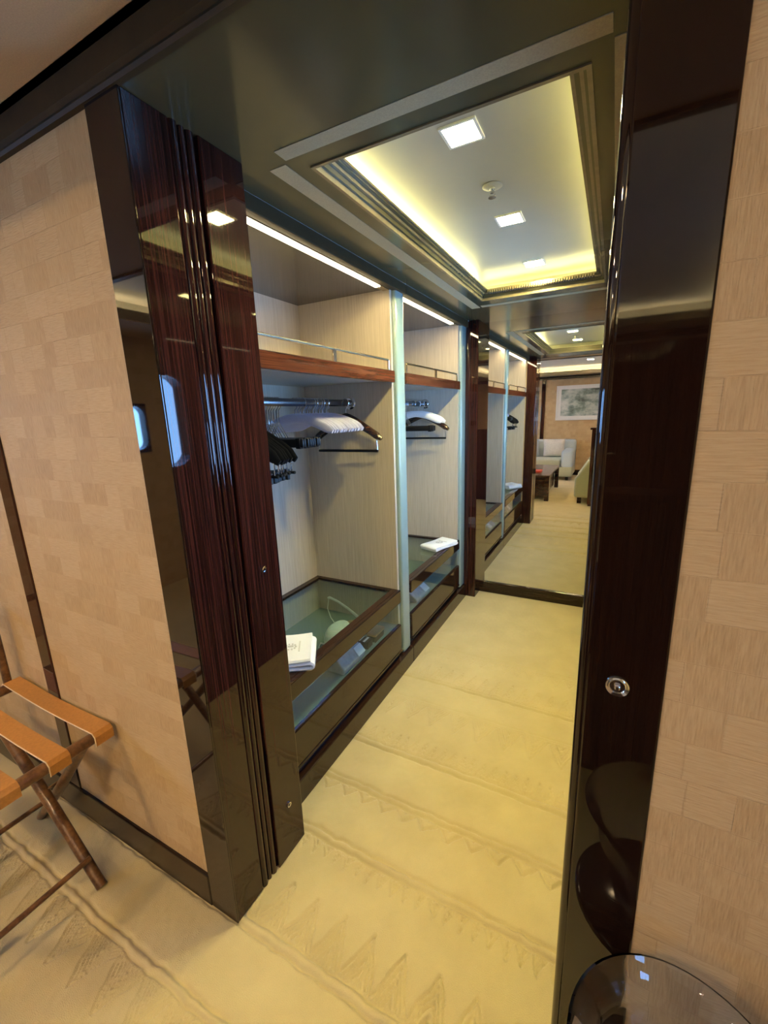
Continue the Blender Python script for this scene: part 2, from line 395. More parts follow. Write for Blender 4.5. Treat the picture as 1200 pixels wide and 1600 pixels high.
# corridor: right wall with windows, end wall, wall behind wardrobes ---------
def wall_with_windows(name, x, th, y0, y1, z0, z1, wins, mat, sgn, wn, label, wlabel):
    """wall in the YZ plane at x; thickness goes away from the room; sgn=+1 if the room lies at smaller x"""
    xa, xb = (x, x + th) if sgn > 0 else (x - th, x)
    b = MB(); ys = y0
    for (a, c, d, e) in sorted(wins):
        b.box(xa, xb, ys, a, z0, z1); b.box(xa, xb, a, c, z0, d); b.box(xa, xb, a, c, e, z1); ys = c
    b.box(xa, xb, ys, y1, z0, z1)
    st(obj(name, b, mat), label, 'wall')
    for i, (a, c, d, e) in enumerate(sorted(wins)):
        rr = .085; n = 6; inner = []; fw = .022
        for (cy, cz, q0) in ((c - fw - rr, e - fw - rr, 0), (a + fw + rr, e - fw - rr, 90), (a + fw + rr, d + fw + rr, 180), (c - fw - rr, d + fw + rr, 270)):
            for k in range(n + 1):
                q = math.radians(q0 + 90 * k / n); inner.append((cy + rr * math.cos(q), cz + rr * math.sin(q)))
        N = len(inner); cy, cz = (a + c) / 2, (d + e) / 2; outer = []
        for (py, pz) in inner:
            dy, dz = py - cy, pz - cz; k = min((c - a) / 2 / max(abs(dy), 1e-6), (e - d) / 2 / max(abs(dz), 1e-6)); outer.append((cy + dy * k, cz + dz * k))
        f = MB(); x0_, x1_ = (x - .012 * sgn, x + .06 * sgn)
        f.add([(x0_, *p) for p in inner] + [(x0_, *p) for p in outer] + [(x1_, *p) for p in inner] + [(x1_, *p) for p in outer],
              [(k, (k + 1) % N, N + (k + 1) % N, N + k) for k in range(N)] + [(k, 2 * N + k, 2 * N + (k + 1) % N, (k + 1) % N) for k in range(N)]
              + [(2 * N + k, 3 * N + k, 3 * N + (k + 1) % N, 2 * N + (k + 1) % N) for k in range(N)] + [(N + k, N + (k + 1) % N, 3 * N + (k + 1) % N, 3 * N + k) for k in range(N)])
        fo = st(obj('window_%d' % (wn + i), f, 'woodd'), wlabel[i], 'window')
        xp = x + .04 * sgn
        p = MB().prism([((q[0] - cy) * 1.01 + cy, (q[1] - cz) * 1.01 + cz) for q in inner], 'x', xp - .002, xp + .002)
        obj('pane', p, 'wglass', fo)
wall_with_windows('wall_corridor_right', CW, .10, WD, MY + .1, 0, 2.3, CORR_WIN, 'wood', 1, 1, 'dark rosewood panelled wall opposite the open wardrobes',
                  ['rounded yacht window opposite the nearer wardrobe bay', 'rounded yacht window opposite the farther wardrobe bay'])
st(obj('baseboard_corridor_right', RB(CW - .015, CW + .01, WD, MY - .03, 0, .16, r=.004), 'woodd'), 'dark baseboard along the wall opposite the wardrobes', 'baseboard')
st(obj('trim_5', RB(CW - .012, CW + .01, WD, MY - .03, .93, .96, r=.004), 'wood'), 'dark dado rail on the wall opposite the wardrobes', 'trim')
st(obj('wall_corridor_end', B(-1.7, CW + .1, MY + .02, MY + .12, 0, 2.3), 'wood'), 'wall behind the end mirror of the corridor', 'wall')
st(obj('wall_corridor_left', B(-1.70, CBK - .035, WD, MY + .02, 0, 2.3), 'wood'), 'wall behind the wardrobes', 'wall')

# end mirror ------------------------------------------------------------------
mr = thing('wall_mirror', (-.43, MY, 0), 'full height mirror closing the end of the carpeted corridor', 'mirror')
obj('mirror_glass', B(-.908, CW, MY - .004, MY + .01, .095, OH), 'mirror', mr)
obj('plinth', RB(-.915, CW, MY - .018, MY + .02, 0, .095, r=.004), 'woodd', mr)
st(obj('trim_6', RB(-1.002, -.908, 3.225, MY + .01, 0, OH, r=.004), 'wood'), 'dark glossy rosewood post between far wardrobe and end mirror', 'post')

# corridor ceiling -------------------------------------------------------------
HX0, HX1, HY0, HY1 = -.754, -.088, 1.060, 2.722
SL = -.985
b = MB(); zt = OH + .03
b.box(SL, OPR + .2, WY - .0, HY0, OH, zt); b.box(SL, HX0, HY0, HY1, OH, zt); b.box(HX1, CW + .1, HY0, HY1, OH, zt); b.box(SL, CW + .1, HY1, MY + .02, OH, zt)
ce = st(obj('ceiling', b, 'soffit'), 'dark glossy lacquered corridor ceiling with recessed lit tray and taupe inlays', 'ceiling')
e = .0015
obj('inlay_strip', B(-.790, -.052, .962, 1.006, OH - e, OH + .01), 'inlay', ce)
obj('inlay_strip', B(-.857, -.804, 1.020, 2.88, OH - e, OH + .01), 'inlay', ce)
obj('inlay_strip', B(-.050, -.004, 1.020, 2.88, OH - e, OH + .01), 'inlay', ce)
obj('inlay_strip', B(-.790, -.052, 2.835, 2.88, OH - e, OH + .01), 'inlay', ce)
def ring(x0, x1, y0, y1, wd, z0, z1):
    q = MB(); q.box(x0, x0 + wd, y0, y1, z0, z1); q.box(x1 - wd, x1, y0, y1, z0, z1); q.box(x0 + wd, x1 - wd, y0, y0 + wd, z0, z1); q.box(x0 + wd, x1 - wd, y1 - wd, y1, z0, z1); return q
LZ = 2.187
obj('cornice_step', ring(HX0, HX1, HY0, HY1, .010, OH - .004, OH + .012), 'mould', ce)
obj('cornice_step', ring(HX0 - .0, HX1, HY0, HY1, .018, OH + .012, OH + .026), 'soffit', ce)
obj('cornice_step', ring(HX0, HX1, HY0, HY1, .028, OH + .026, OH + .036), 'mould', ce)
obj('cornice_step', ring(HX0, HX1, HY0, HY1, .040, OH + .036, OH + .041), 'soffit', ce)
obj('cove_lip', ring(HX0, HX1, HY0, HY1, .049, LZ - .006, LZ), 'mould', ce)
dn = MB()
for k in range(44):
    x = HX0 + .05 + k * .0128
    dn.box(x, x + .0075, HY1 - .056, HY1 - .026, OH + .0265, LZ - .007)
dd = obj('dentil_row', dn, 'mould', ce); dd['kind'] = 'stuff'
TZ = 2.236
obj('tray_panel', B(HX0 - .10, HX1 + .09, HY0 - .06, HY1 + .10, TZ, TZ + .02), 'trayc', ce)
tw = ring(HX0 - .10, HX1 + .09, HY0 - .06, HY1 + .10, .010, OH + .03, TZ)
obj('tray_wall', tw, 'trayc', ce)
obj('cove_light', B(HX0 - .045, HX0 - .030, HY0 + .02, HY1 + .02, LZ - .004, LZ + .006), 'cove', ce)
obj('cove_light', B(HX1 + .030, HX1 + .045, HY0 + .02, HY1 + .02, LZ - .004, LZ + .006), 'cove', ce)
obj('cove_light', B(HX0, HX1, HY1 + .070, HY1 + .080, LZ - .016, LZ - .0125), 'cove', ce)

def downlight(name, x, y, z, s, mat, label, group):
    d = thing(name, (x, y, z), label, 'ceiling light', group)
    h = s / 2; fr = .008
    obj('trim_ring', ring(x - h - fr, x + h + fr, y - h - fr, y + h + fr, fr, z - .005, z + .002), 'frame', d)
    obj('lens', B(x - h, x + h, y - h, y + h, z - .003, z + .001), mat, d)
for y, lb in ((1.305, 'square recessed downlight nearest the doorway in the lit ceiling tray'), (1.92, 'middle square recessed downlight in the lit ceiling tray'), (2.52, 'square recessed downlight in the ceiling tray nearest the end mirror')):
    downlight('recessed_downlight', -.4225, y, TZ, .085, 'down', lb, 'corridor downlights')
sp = thing('fire_sprinkler', (-.42, 1.63, TZ), 'small chrome sprinkler head between the two nearest downlights', 'sprinkler')
obj('cover_ring', MB().lathe([(.001, 0), (.030, 0), (.033, -.002), (.030, -.004), (.012, -.005), (.001, -.005)], (-.42, 1.63, TZ), 28), 'trayc', sp, smooth=True)
obj('stem', MB().lathe([(.010, -.004), (.010, -.012), (.006, -.014), (.006, -.022), (.001, -.022)], (-.42, 1.63, TZ), 16), 'chrome', sp, smooth=True)
obj('deflector', MB().lathe([(.001, -.034), (.013, -.034), (.013, -.036), (.001, -.036)], (-.42, 1.63, TZ), 16), 'chrome', sp)
for s_ in (-1, 1):
    obj('yoke_arm', MB().sweep([(-.42 + s_ * .005, 1.63, TZ - .02), (-.42 + s_ * .009, 1.63, TZ - .027), (-.42 + s_ * .003, 1.63, TZ - .034)], .0018, n=8), 'chrome', sp, smooth=True)

# ================================================================== WARDROBES
def wardrobe(y0, y1, label, fin0, fin1, led_end):
    W = thing('wardrobe', ((CF + CBK) / 2, (y0 + y1) / 2, 0), label, 'wardrobe', 'open wardrobe bays along the corridor')
    ZC = 2.098
    obj('back_panel', B(CBK - .02, CBK, y0, y1, .12, ZC), 'veneer', W)
    obj('side_panel', B(CBK - .02, CF - .02, y0 - .02, y0, .12, ZC), 'veneer', W)
    obj('side_panel', B(CBK - .02, CF - .02, y1, y1 + .02, .12, ZC), 'veneer', W)
    obj('top_panel', B(CBK - .02, CF - .02, y0 - .02, y1 + .02, ZC, ZC + .03), 'greypanel', W)
    obj('fascia', RB(CF - .02, SL + .0, y0 - .02, fin1, ZC - .004, OH + .002, r=.003), 'crown', W)
    ld = obj('light_channel', B(CF - .055, CF - .02, y0, y1, ZC - .006, ZC), 'steel', W)
    obj('led_strip', B(CF - .050, CF - .025, y0 + .005, led_end, ZC - .0085, ZC - .004), 'led', ld)
    sh = obj('shelf', B(CBK, CF - .022, y0, y1, 1.668, 1.700), 'veneer', W)
    obj('shelf_edge', RB(CF - .024, CF, y0, y1, 1.656, 1.714, r=.004), 'woody', sh)
    ra = obj('gallery_rail', MB().sweep([(CF - .012, y0 + .02, 1.712), (CF - .012, y0 + .02, 1.757), (CF - .012, y0 + .028, 1.762), (CF - .012, y1 - .055, 1.762), (CF - .012, y1 - .047, 1.757), (CF - .012, y1 - .047, 1.712)], .0060, n=8, up=(1, 0, 0)), 'steel', W, smooth=True)
    obj('rail_post', RB(CF - .016, CF - .008, y0 + (y1 - y0) * .5 - .012, y0 + (y1 - y0) * .5 + .012, 1.712, 1.762, r=.002), 'steel', ra)
    rod = obj('hanging_rod', MB().sweep([(RODX, y0 + .002, RODZ), (RODX, y1 - .002, RODZ)], .0085, .017, n=16, up=(0, 0, 1)), 'rodm', W, smooth=True)
    for yy, s_ in ((y0, 1), (y1, -1)):
        obj('rod_flange', MB().lathe([(.001, .0), (.034, .0), (.034, s_ * .004), (.026, s_ * .007), (.024, s_ * .022), (.001, s_ * .022)], (RODX, yy, RODZ), 24, 'y'), 'chrome', rod, smooth=True)
    # display chest: frame, glass, drawer
    fr = MB(); zt0, zt1 = .505, .522
    fr.box(CF - .055, CF - .022, y0, y1, zt0, zt1); fr.box(CBK, CBK + .035, y0, y1, zt0, zt1); fr.box(CBK + .035, CF - .055, y0, y0 + .03, zt0, zt1); fr.box(CBK + .035, CF - .055, y1 - .03, y1, zt0, zt1)
    dc = obj('display_case', fr, 'woodlow', W, bevel=.002)
    obj('front_rail', RB(CF - .022, CF, y0, y1, .445, .523, r=.005), 'woodlow', dc)
    obj('glass_top', B(CBK + .035, CF - .055, y0 + .03, y1 - .03, .510, .516), 'glass', dc)
    obj('glass_front', B(CF - .018, CF - .012, y0 + .002, y1 - .002, .312, .445), 'glass', dc)
    obj('case_floor', B(CBK, CF - .03, y0, y1, .285, .300), 'felt', dc)
    dr = obj('drawer', RB(CF - .022, CF, y0 + .002, y1 - .002, .150, .312, r=.006), 'woodlow', W)
    obj('drawer_lip', RB(CF - .022, CF + .004, y0 + .002, y1 - .002, .140, .152, r=.003), 'woodlow', dr)
    obj('toe_recess', B(CF - .04, CF - .02, y0, y1, .10, .145), 'black', W)
    obj('plinth', RB(CBK, CF + .018, y0 - .02, fin1, 0, .105, r=.004), 'woodlow', W)
    pf = obj('pilaster', RB(CF - .035, CF + .002, fin0, fin1, .108, OH - .004, r=.014, seg=4), 'fin', W, smooth=True)
    return W
RODX, RODZ = -1.275, 1.566
wardrobe(.985, 2.030, 'nearer open wardrobe bay with many hangers and a glass topped display chest', 2.052, 2.150, 1.945)
wardrobe(2.172, 3.095, 'farther open wardrobe bay beside the end mirror with few hangers', 3.117, 3.222, 3.005)
st(obj('wall_partition', B(CBK - .03, CF - .038, 2.051, 2.151, 0, 2.13), 'veneer'), 'core between the two wardrobe bays', 'wall')

# ================================================================== HANGERS
def hook(h=.075, r=.0026, mat='chrome'):
    pts = []
    R0 = .0205
    for k in range(13):
        q = math.radians(200 - 20 * k * .9 - 0); pts.append((R0 * math.cos(q), 0, R0 * math.sin(q)))
    pts += [(.014, 0, -.022), (.002, 0, -.034), (0, 0, -h)]
    return MB().sweep(pts, r, n=8)
def wooden_hanger(label):
    t = thing('wooden_hanger', (0, 0, 0), label, 'hanger')
    P = []; ra = []; rb = []
    for k in range(17):
        u = -1 + k / 8; a = abs(u)
        P.append((u * .207, 0, -.078 - .112 * a ** 1.25)); ra.append(.016 + .012 * (1 - a) ** 2 + .004 * a); rb.append(.007 + .017 * max(0, a - .35) / .65)
    ra[0] *= .5; ra[-1] *= .5; rb[0] *= .5; rb[-1] *= .5
    obj('shoulder_bar', MB().sweep(P, ra, rb, n=12), 'hwood', t, smooth=True)
    obj('hook', hook(), 'chrome', t, smooth=True)
    obj('trouser_bar', MB().sweep([(-.185, 0, -.252), (.185, 0, -.252)], .0072, n=8, up=(0, 0, 1)), 'black', t, smooth=True)
    for s_ in (-1, 1):
        obj('wire', MB().sweep([(s_ * .183, 0, -.252), (s_ * .178, 0, -.170)], .0016, n=6), 'chrome', t)
    return t
def padded_hanger(label, mat):
    t = thing('padded_hanger', (0, 0, 0), label, 'hanger')
    P = []; r = []
    for k in range(21):
        u = -1 + k / 10; a = abs(u)
        P.append((u * .205, 0, -.070 - .062 * a ** 1.8)); r.append(.0215)
    for i, q in ((0, .45), (1, .85), (19, .85), (20, .45)): r[i] *= q
    obj('padding', MB().sweep(P, r, [x * .40 for x in r], n=12), mat, t, smooth=True)
    obj('hook', hook(.06), 'chrome', t, smooth=True)
    return t
def clip_hanger(label):
    t = thing('clip_hanger', (0, 0, 0), label, 'hanger')
    obj('bar', RB(-.215, .215, -.0065, .0065, -.185, -.150, r=.005), 'black', t, smooth=True)
    for s_ in (-1, 1):
        obj('end_clip', RB(s_ * .19 - .012, s_ * .19 + .012, -.0085, .0085, -.190, -.147, r=.004), 'black', t, smooth=True)
        obj('wire', MB().sweep([(0, 0, -.085), (s_ * .045, 0, -.152)], .0022, n=6), 'chrome', t)
    obj('hook', hook(.09), 'chrome', t, smooth=True)
    return t
def velvet_hanger(label):
    t = thing('velvet_hanger', (0, 0, 0), label, 'hanger')
    P = []; ra = []
    for k in range(17):
        u = -1 + k / 8; a = abs(u); P.append((u * .225, 0, -.10 - .125 * a ** 1.5)); ra.append(.014 + .012 * a)
    ra[0] *= .5; ra[-1] *= .5
    obj('shoulder_bar', MB().sweep(P, ra, .0055, n=10), 'velvet', t, smooth=True)
    obj('skirt_bar', MB().sweep([(-.215, 0, -.275), (.215, 0, -.275)], .006, n=8, up=(0, 0, 1)), 'velvet', t)
    for s_ in (-1, 1):
        obj('wire', MB().sweep([(s_ * .20, 0, -.275), (s_ * .20, 0, -.215)], .003, n=6), 'chrome', t)
        obj('clip', RB(s_ * .165 - .02, s_ * .165 + .02, -.009, .009, -.305, -.262, r=.004), 'black', t)
    obj('hook', hook(.10), 'chrome', t, smooth=True)
    return t
def hang(proto, spots, group=None):
    for i, sp in enumerate(spots):
        o = proto if i == 0 else copy_tree(proto)
        y, rz, tx = sp[:3]
        o.location = (RODX + tx, y, RODZ - .0 + .0); o.rotation_euler = (0, 0, rz)
        if len(sp) > 3: o['label'] = sp[3]
        if group: o['group'] = group
h = wooden_hanger('x')
hang(h, [(1.965, .03, .008, 'dark wooden trouser-bar hanger at the far end of the nearer rod'), (3.03, .03, .0, 'dark wooden trouser-bar hanger on the farther rod beside the white padded hangers')], 'wooden hangers')
h = padded_hanger('lavender padded satin hanger packed in the row on the nearer rod', 'satin')
hang(h, [(1.575 + .0185 * k, random.uniform(-.012, .012), -.014 + random.uniform(-.004, .004)) for k in range(15)], 'lavender padded hangers in a row')
h = padded_hanger('x', 'wsatin')
hang(h, [(2.87, .05, .0, 'white padded hanger on the farther rod, nearer of the two'), (2.93, .0, .012, 'white padded hanger on the farther rod, next to the wooden hanger')], 'white padded hangers')
h = clip_hanger('black clip hanger with steel hook bunched in the middle of the nearer rod')
hang(h, [(1.36 + .0155 * k, .0, -.022 + random.uniform(-.003, .003)) for k in range(8)], 'black clip hangers on the nearer rod')
h = clip_hanger('black clip hanger on the farther rod half hidden by the pale pilaster')
hang(h, [(2.70 + .022 * k, random.uniform(-.05, .05), .0) for k in range(3)], 'black clip hangers on the farther rod')
h = velvet_hanger('black velvet hanger at the near end of the nearer rod beside the jamb')
hang(h, [(1.165 + .024 * k, .05, random.uniform(-.01, .01) - .006 * k) for k in range(6)], 'black velvet hangers')

# ================================================================== TOWELS AND DISPLAY ITEMS
def folded_towel(loc, rot, L, Wd, t, label, layers=3):
    T = thing('folded_towel', loc, label, 'towel', rot=rot)
    path = []; r = t * .5
    for i in range(layers):
        z = r + i * t; xs = (0, L) if i % 2 == 0 else (L, 0)
        sh = random.uniform(-.004, .004)
        for k in range(7): 
            u = k / 6; path.append((xs[0] + (xs[1] - xs[0]) * u + sh * 0, z + .002 * math.sin(u * 5 + i)))
        if i < layers - 1:
            cx = xs[1]; s_ = 1 if i % 2 == 0 else -1
            for k in range(1, 6):
                q = -PI / 2 + PI * k / 6; path.append((cx + s_ * r * math.cos(q) * 1.1, z + r + r * math.sin(q)))
    mb = MB(); hw = Wd / 2; hh = t * .46; vs = []; fs = []; N = len(path); prof = [(-hw, 0), (-hw + .006, 1), (hw - .006, 1), (hw, 0), (hw - .006, -1), (-hw + .006, -1)]
    for i in range(N):
        a = Vector(path[max(i - 1, 0)]); b_ = Vector(path[min(i + 1, N - 1)]); d = (b_ - a).normalized(); nrm = Vector((-d.y, d.x))
        for (py, k) in prof:
            vs.append((path[i][0] - L / 2 + nrm.x * hh * k, py, path[i][1] + nrm.y * hh * k))
    n = len(prof)
    for i in range(N - 1):
        for k in range(n): fs.append((i * n + k, i * n + (k + 1) % n, (i + 1) * n + (k + 1) % n, (i + 1) * n + k))
    fs += [tuple(range(n)), tuple((N - 1) * n + k for k in range(n))]
    mb.add(vs, fs); WL[T.name] = Vector((0, 0, 0))
    o = obj('terry_layers', mb, 'towel', T, smooth=True)
    zt = layers * t + .0005
    em = MB()
    for k in range(10):
        q = 2 * PI * k / 10; em.rbox(.022 * math.cos(q) - .004, .022 * math.cos(q) + .004, .022 * math.sin(q) - .004, .022 * math.sin(q) + .004, zt - .002, zt + .0012, r=.001, seg=1)
    em.rbox(-.012, .012, -.002, .002, zt - .002, zt + .0012, r=.001, seg=1); em.rbox(-.012, .012, .006, .009, zt - .002, zt + .0012, r=.001, seg=1); em.rbox(.034, .04, -.04, .04, zt - .002, zt + .001, r=.001, seg=1)
    obj('embroidered_crest', em, 'emb', T)
    return T
folded_towel((-1.115, 1.215, .5225), math.radians(35), .17, .22, .017, 'white folded towel with grey crest on the nearer glass display top')
folded_towel((-1.085, 2.875, .5225), math.radians(72), .25, .15, .011, 'white folded towel with grey crest on the farther glass display top')
it = thing('laundry_bag', (-1.085, 1.60, .30), 'grey and white folded laundry bag behind the nearer display glass', 'bag')
mb = MB().prism([(-1.16, .301), (-1.035, .301), (-1.030, .33), (-1.07, .375), (-1.12, .400), (-1.16, .39)], 'y', 1.47, 1.665)
obj('cloth', mb, 'greyfab', it, bevel=.008)
obj('paper_tag', MB().prism([(-1.030, .333), (-1.062, .369), (-1.059, .372), (-1.027, .336)], 'y', 1.60, 1.662), 'paperw', it)
obj('printed_band', MB().prism([(-1.070, .3775), (-1.118, .4025), (-1.117, .405), (-1.069, .380)], 'y', 1.49, 1.55), 'paperw', it)
it = thing('soft_pouch', (-1.235, 1.735, .30), 'pale striped rounded pouch under the nearer glass display top', 'pouch')
def dome(cx, cy, a, b_, h, z0, n=28, m_=9, u0=0., u1=1., grow=0.):
    vs = []; fs = []
    for i in range(m_ + 1):
        u = (u0 + (u1 - u0) * i / m_) * PI / 2
        for k in range(n):
            q = 2 * PI * k / n; w_ = 1 + .04 * math.sin(3 * q + 2 * u)
            vs.append((cx + (a + grow) * w_ * math.cos(u) ** .7 * math.cos(q), cy + (b_ + grow) * w_ * math.cos(u) ** .7 * math.sin(q), z0 + (h + grow) * math.sin(u)))
    for i in range(m_):
        for k in range(n): fs.append((i * n + k, i * n + (k + 1) % n, (i + 1) * n + (k + 1) % n, (i + 1) * n + k))
    return MB().add(vs, fs)
pb = obj('pouch_body', dome(-1.235, 1.735, .075, .105, .105, .3005), 'pouch', it, smooth=True)
for u in (.2, .42, .62): obj('stripe', dome(-1.235, 1.735, .075, .105, .105, .3005, m_=2, u0=u, u1=u + .07, grow=.0012), 'emb', pb, smooth=True)
obj('drawstring', MB().sweep([(-1.25, 1.632, .33), (-1.27, 1.61, .345), (-1.275, 1.60, .325), (-1.25, 1.605, .306), (-1.20, 1.605, .304)], .004, n=8, up=(0, 0, 1)), 'emb', it, smooth=True)
it = thing('shoe_horn', (-1.30, 1.94, .30), 'white curved shoe horn with cord under the nearer glass display top', 'shoe horn')
obj('blade', MB().sweep([(-1.492, 2.000, .396), (-1.475, 1.995, .404), (-1.40, 1.972, .402), (-1.31, 1.946, .384), (-1.22, 1.925, .350), (-1.14, 1.908, .306)], [.007, .009, .008, .009, .012, .014], [.005, .006, .005, .004, .003, .002], n=10), 'paperw', it, smooth=True)
obj('cord', MB().sweep([(-1.485, 1.998, .395), (-1.475, 1.965, .345), (-1.43, 1.93, .310), (-1.375, 1.89, .305)], .0028, n=6), 'paperw', it, smooth=True)
it = thing('polishing_pad', (-1.262, 1.905, .30), 'tan oval polishing pad beside the white shoe horn', 'brush')
obj('pad_body', MB().lathe([(.001, .301), (.036, .303), (.040, .312), (.036, .322), (.001, .325)], (-1.262, 1.905, 0), 24), 'tan', it, smooth=True)
it = thing('clothes_brush', (-1.07, 1.82, .30), 'small tan brush with dark bristles behind the nearer display glass', 'brush')
obj('handle', RB(-1.10, -1.04, 1.79, 1.90, .335, .352, r=.006), 'tan', it, smooth=True)
for k in range(5): obj('bristle_row', RB(-1.095 + .011 * k, -1.089 + .011 * k, 1.795, 1.895, .300, .336, r=.002), 'black', it)
it = thing('shoe_shine_box', (-1.10, 1.755, .30), 'small black and white shoe care packet beside the brush', 'box')
obj('box_body', RB(-1.15, -1.05, 1.72, 1.775, .300, .34, r=.003), 'black', it)
for k in range(3): obj('printed_stripe', B(-1.14 + .03 * k, -1.128 + .03 * k, 1.722, 1.773, .3395, .3412), 'paperw', it)
it = thing('shoe_bag', (-1.08, 2.44, .30), 'grey folded shoe bag behind the farther display glass', 'bag')
obj('cloth', MB().prism([(-1.15, .301), (-1.035, .301), (-1.032, .325), (-1.08, .36), (-1.15, .372)], 'y', 2.33, 2.56), 'greyfab', it, bevel=.008)
obj('paper_tag', MB().prism([(-1.033, .328), (-1.076, .3605), (-1.074, .3635), (-1.031, .331)], 'y', 2.47, 2.54), 'paperw', it)

# ================================================================== LUGGAGE RACK
LRX0, LRX1, LRZ = -1.985, -1.400, .520
lr = thing('luggage_rack', (-1.66, .36, 0), 'folding wooden luggage rack with tan leather straps by the wallpaper wall', 'luggage rack')
for x in (LRX0, LRX1):
    obj('rail', MB().sweep([(x, .10, LRZ), (x, .618, LRZ)], .019, n=14, up=(0, 0, 1)), 'rackwood', lr, smooth=True)
for y in (.605, .478, .351, .224):
    mb = MB(); hw = .028
    pts = [(LRX0 - .021, LRZ - .022), (LRX0 - .022, LRZ + .010), (LRX0 - .010, LRZ + .022)] + [(LRX0 + (LRX1 - LRX0) * u, LRZ + .0215 - .010 * math.sin(PI * u)) for u in (.12, .3, .5, .7, .88)] + [(LRX1 + .010, LRZ + .022), (LRX1 + .022, LRZ + .010), (LRX1 + .021, LRZ - .022)]
    N = len(pts)
    vs = [(p[0], y - hw, p[1]) for p in pts] + [(p[0], y + hw, p[1]) for p in pts]
    cx = (LRX0 + LRX1) / 2
    inn = [(p[0] + (.0035 if p[0] < LRX0 - .015 else -.0035 if p[0] > LRX1 + .015 else 0), p[1] - (.0035 if LRX0 - .015 <= p[0] <= LRX1 + .015 else 0)) for p in pts]
    vs += [(p[0], y - hw, p[1]) for p in inn] + [(p[0], y + hw, p[1]) for p in inn]
    fs = []
    for k in range(N - 1):
        fs += [(k, k + 1, N + k + 1, N + k), (2 * N + k, 3 * N + k, 3 * N + k + 1, 2 * N + k + 1), (k, 2 * N + k, 2 * N + k + 1, k + 1), (N + k, N + k + 1, 3 * N + k + 1, 3 * N + k)]
    fs += [(0, N, 3 * N, 2 * N), (N - 1, 3 * N - 1, 4 * N - 1, 2 * N - 1)]
    mb.add(vs, fs)
    s_o = obj('strap', mb, 'strap', lr)
    obj('stitched_edge', MB().sweep([(p[0], y - hw - .0003, p[1]) for p in pts], .0017, n=6), 'strapedge', s_o)
for (ya, yb) in ((.512, .556), (.165, .121)):
    obj('leg', MB().sweep([(LRX0, ya, LRZ), (-1.67, ya, .262), (-1.388, ya, .002)], [.017, .018, .016], n=14), 'rackwood', lr, smooth=True)
    obj('leg', MB().sweep([(LRX1, yb, LRZ), (-1.63, yb, .262), (-1.880, yb, .002)], [.017, .018, .016], n=14), 'rackwood', lr, smooth=True)
obj('stretcher', MB().sweep([(-1.425, .512, .10), (-1.425, .165, .10)], .009, n=10, up=(0, 0, 1)), 'rackwood', lr, smooth=True)
obj('stretcher', MB().sweep([(-1.815, .556, .10), (-1.815, .121, .10)], .009, n=10, up=(0, 0, 1)), 'rackwood', lr, smooth=True)
obj('pivot_pin', MB().sweep([(-1.655, .50, .262), (-1.655, .57, .262)], .005, n=8, up=(0, 0, 1)), 'steel', lr)
for y in (.60, .12):
    obj('back_post', MB().sweep([(LRX0 - .034, y, LRZ - .03), (LRX0 - .034, y, .84)], .014, n=12), 'rackwood', lr, smooth=True)
obj('back_rail', MB().sweep([(LRX0 - .034, .10, .83), (LRX0 - .034, .615, .83)], .014, n=12, up=(0, 0, 1)), 'rackwood', lr, smooth=True)

# ================================================================== GLASS BOWL ON SIDE TABLE
BX, BY = .135, .447
tb = thing('side_table', (BX, BY, 0), 'small round dark side table carrying the clear glass bowl', 'side table')
obj('table_top', MB().lathe([(.001, .475), (.128, .475), (.135, .482), (.135, .494), (.128, .500), (.001, .500)], (BX, BY, 0), 40), 'woodd', tb, smooth=True)
obj('pedestal', MB().lathe([(.02, .475), (.018, .40), (.03, .25), (.018, .10), (.03, .03)], (BX, BY, 0), 20), 'woodd', tb, smooth=True)
obj('foot', MB().lathe([(.001, .03), (.06, .03), (.10, .015), (.105, .0), (.001, .0)], (BX, BY, 0), 30), 'woodd', tb, smooth=True)
prof_o = [(.001, .5005), (.055, .501), (.062, .508), (.066, .53), (.082, .58), (.098, .63), (.104, .67), (.112, .70), (.128, .718), (.130, .7205)]
prof_i = [(.126, .7230), (.122, .7195), (.106, .704), (.097, .672), (.090, .632), (.074, .586), (.057, .542), (.045, .530), (.001, .526)]
bo = obj('glass_bowl', MB().lathe(prof_o + prof_i, (BX, BY, 0), 56), 'bowl', base=(BX, BY, .5005), smooth=True)
tag(bo, 'clear flared glass bowl at the lower right in front of the wallpaper', 'bowl')

# ================================================================== ROOM BEHIND THE CAMERA
st(obj('wall_back', B(RWX, RX1, RY0 - .1, RY0, 0, 2.6), 'paper'), 'beige wallpaper wall behind the sofa seen in the mirror', 'wall')
wall_with_windows('wall_left', RWX, .10, RY0, WY, 0, 2.6, ROOM_WIN, 'paper', -1, 3, 'beige wall with rounded windows at the left of the cabin',
                  ['rounded cabin window behind the sofa end', 'rounded cabin window nearer the luggage rack'])
wall_with_windows('wall_right', RX1, .10, RY0, WD, 0, 2.6, ROOM_WIN_R, 'paper', 1, 5, 'beige wallpaper wall on the right side of the cabin', ['rounded cabin window in the right wall behind the camera'])
d1 = st(obj('door_1', RB(-.16, .78, RY0 - .01, RY0 + .03, 0, 2.10, r=.005), 'wood'), 'dark rosewood door in the wall behind the camera', 'door')
obj('door_handle', MB().sweep([(-.08, RY0 + .03, 1.02), (-.08, RY0 + .07, 1.02), (.04, RY0 + .075, 1.02)], .009, n=10), 'chrome', d1, smooth=True)
st(obj('baseboard_back', RB(RWX, -.17, RY0, RY0 + .015, 0, .12, r=.004), 'woodd'), 'dark baseboard behind the sofa', 'baseboard')
st(obj('trim_7', RB(RWX, RX1, RY0, RY0 + .04, 2.13, RZ, r=.006), 'woodd'), 'dark crown moulding over the wall behind the sofa', 'moulding')
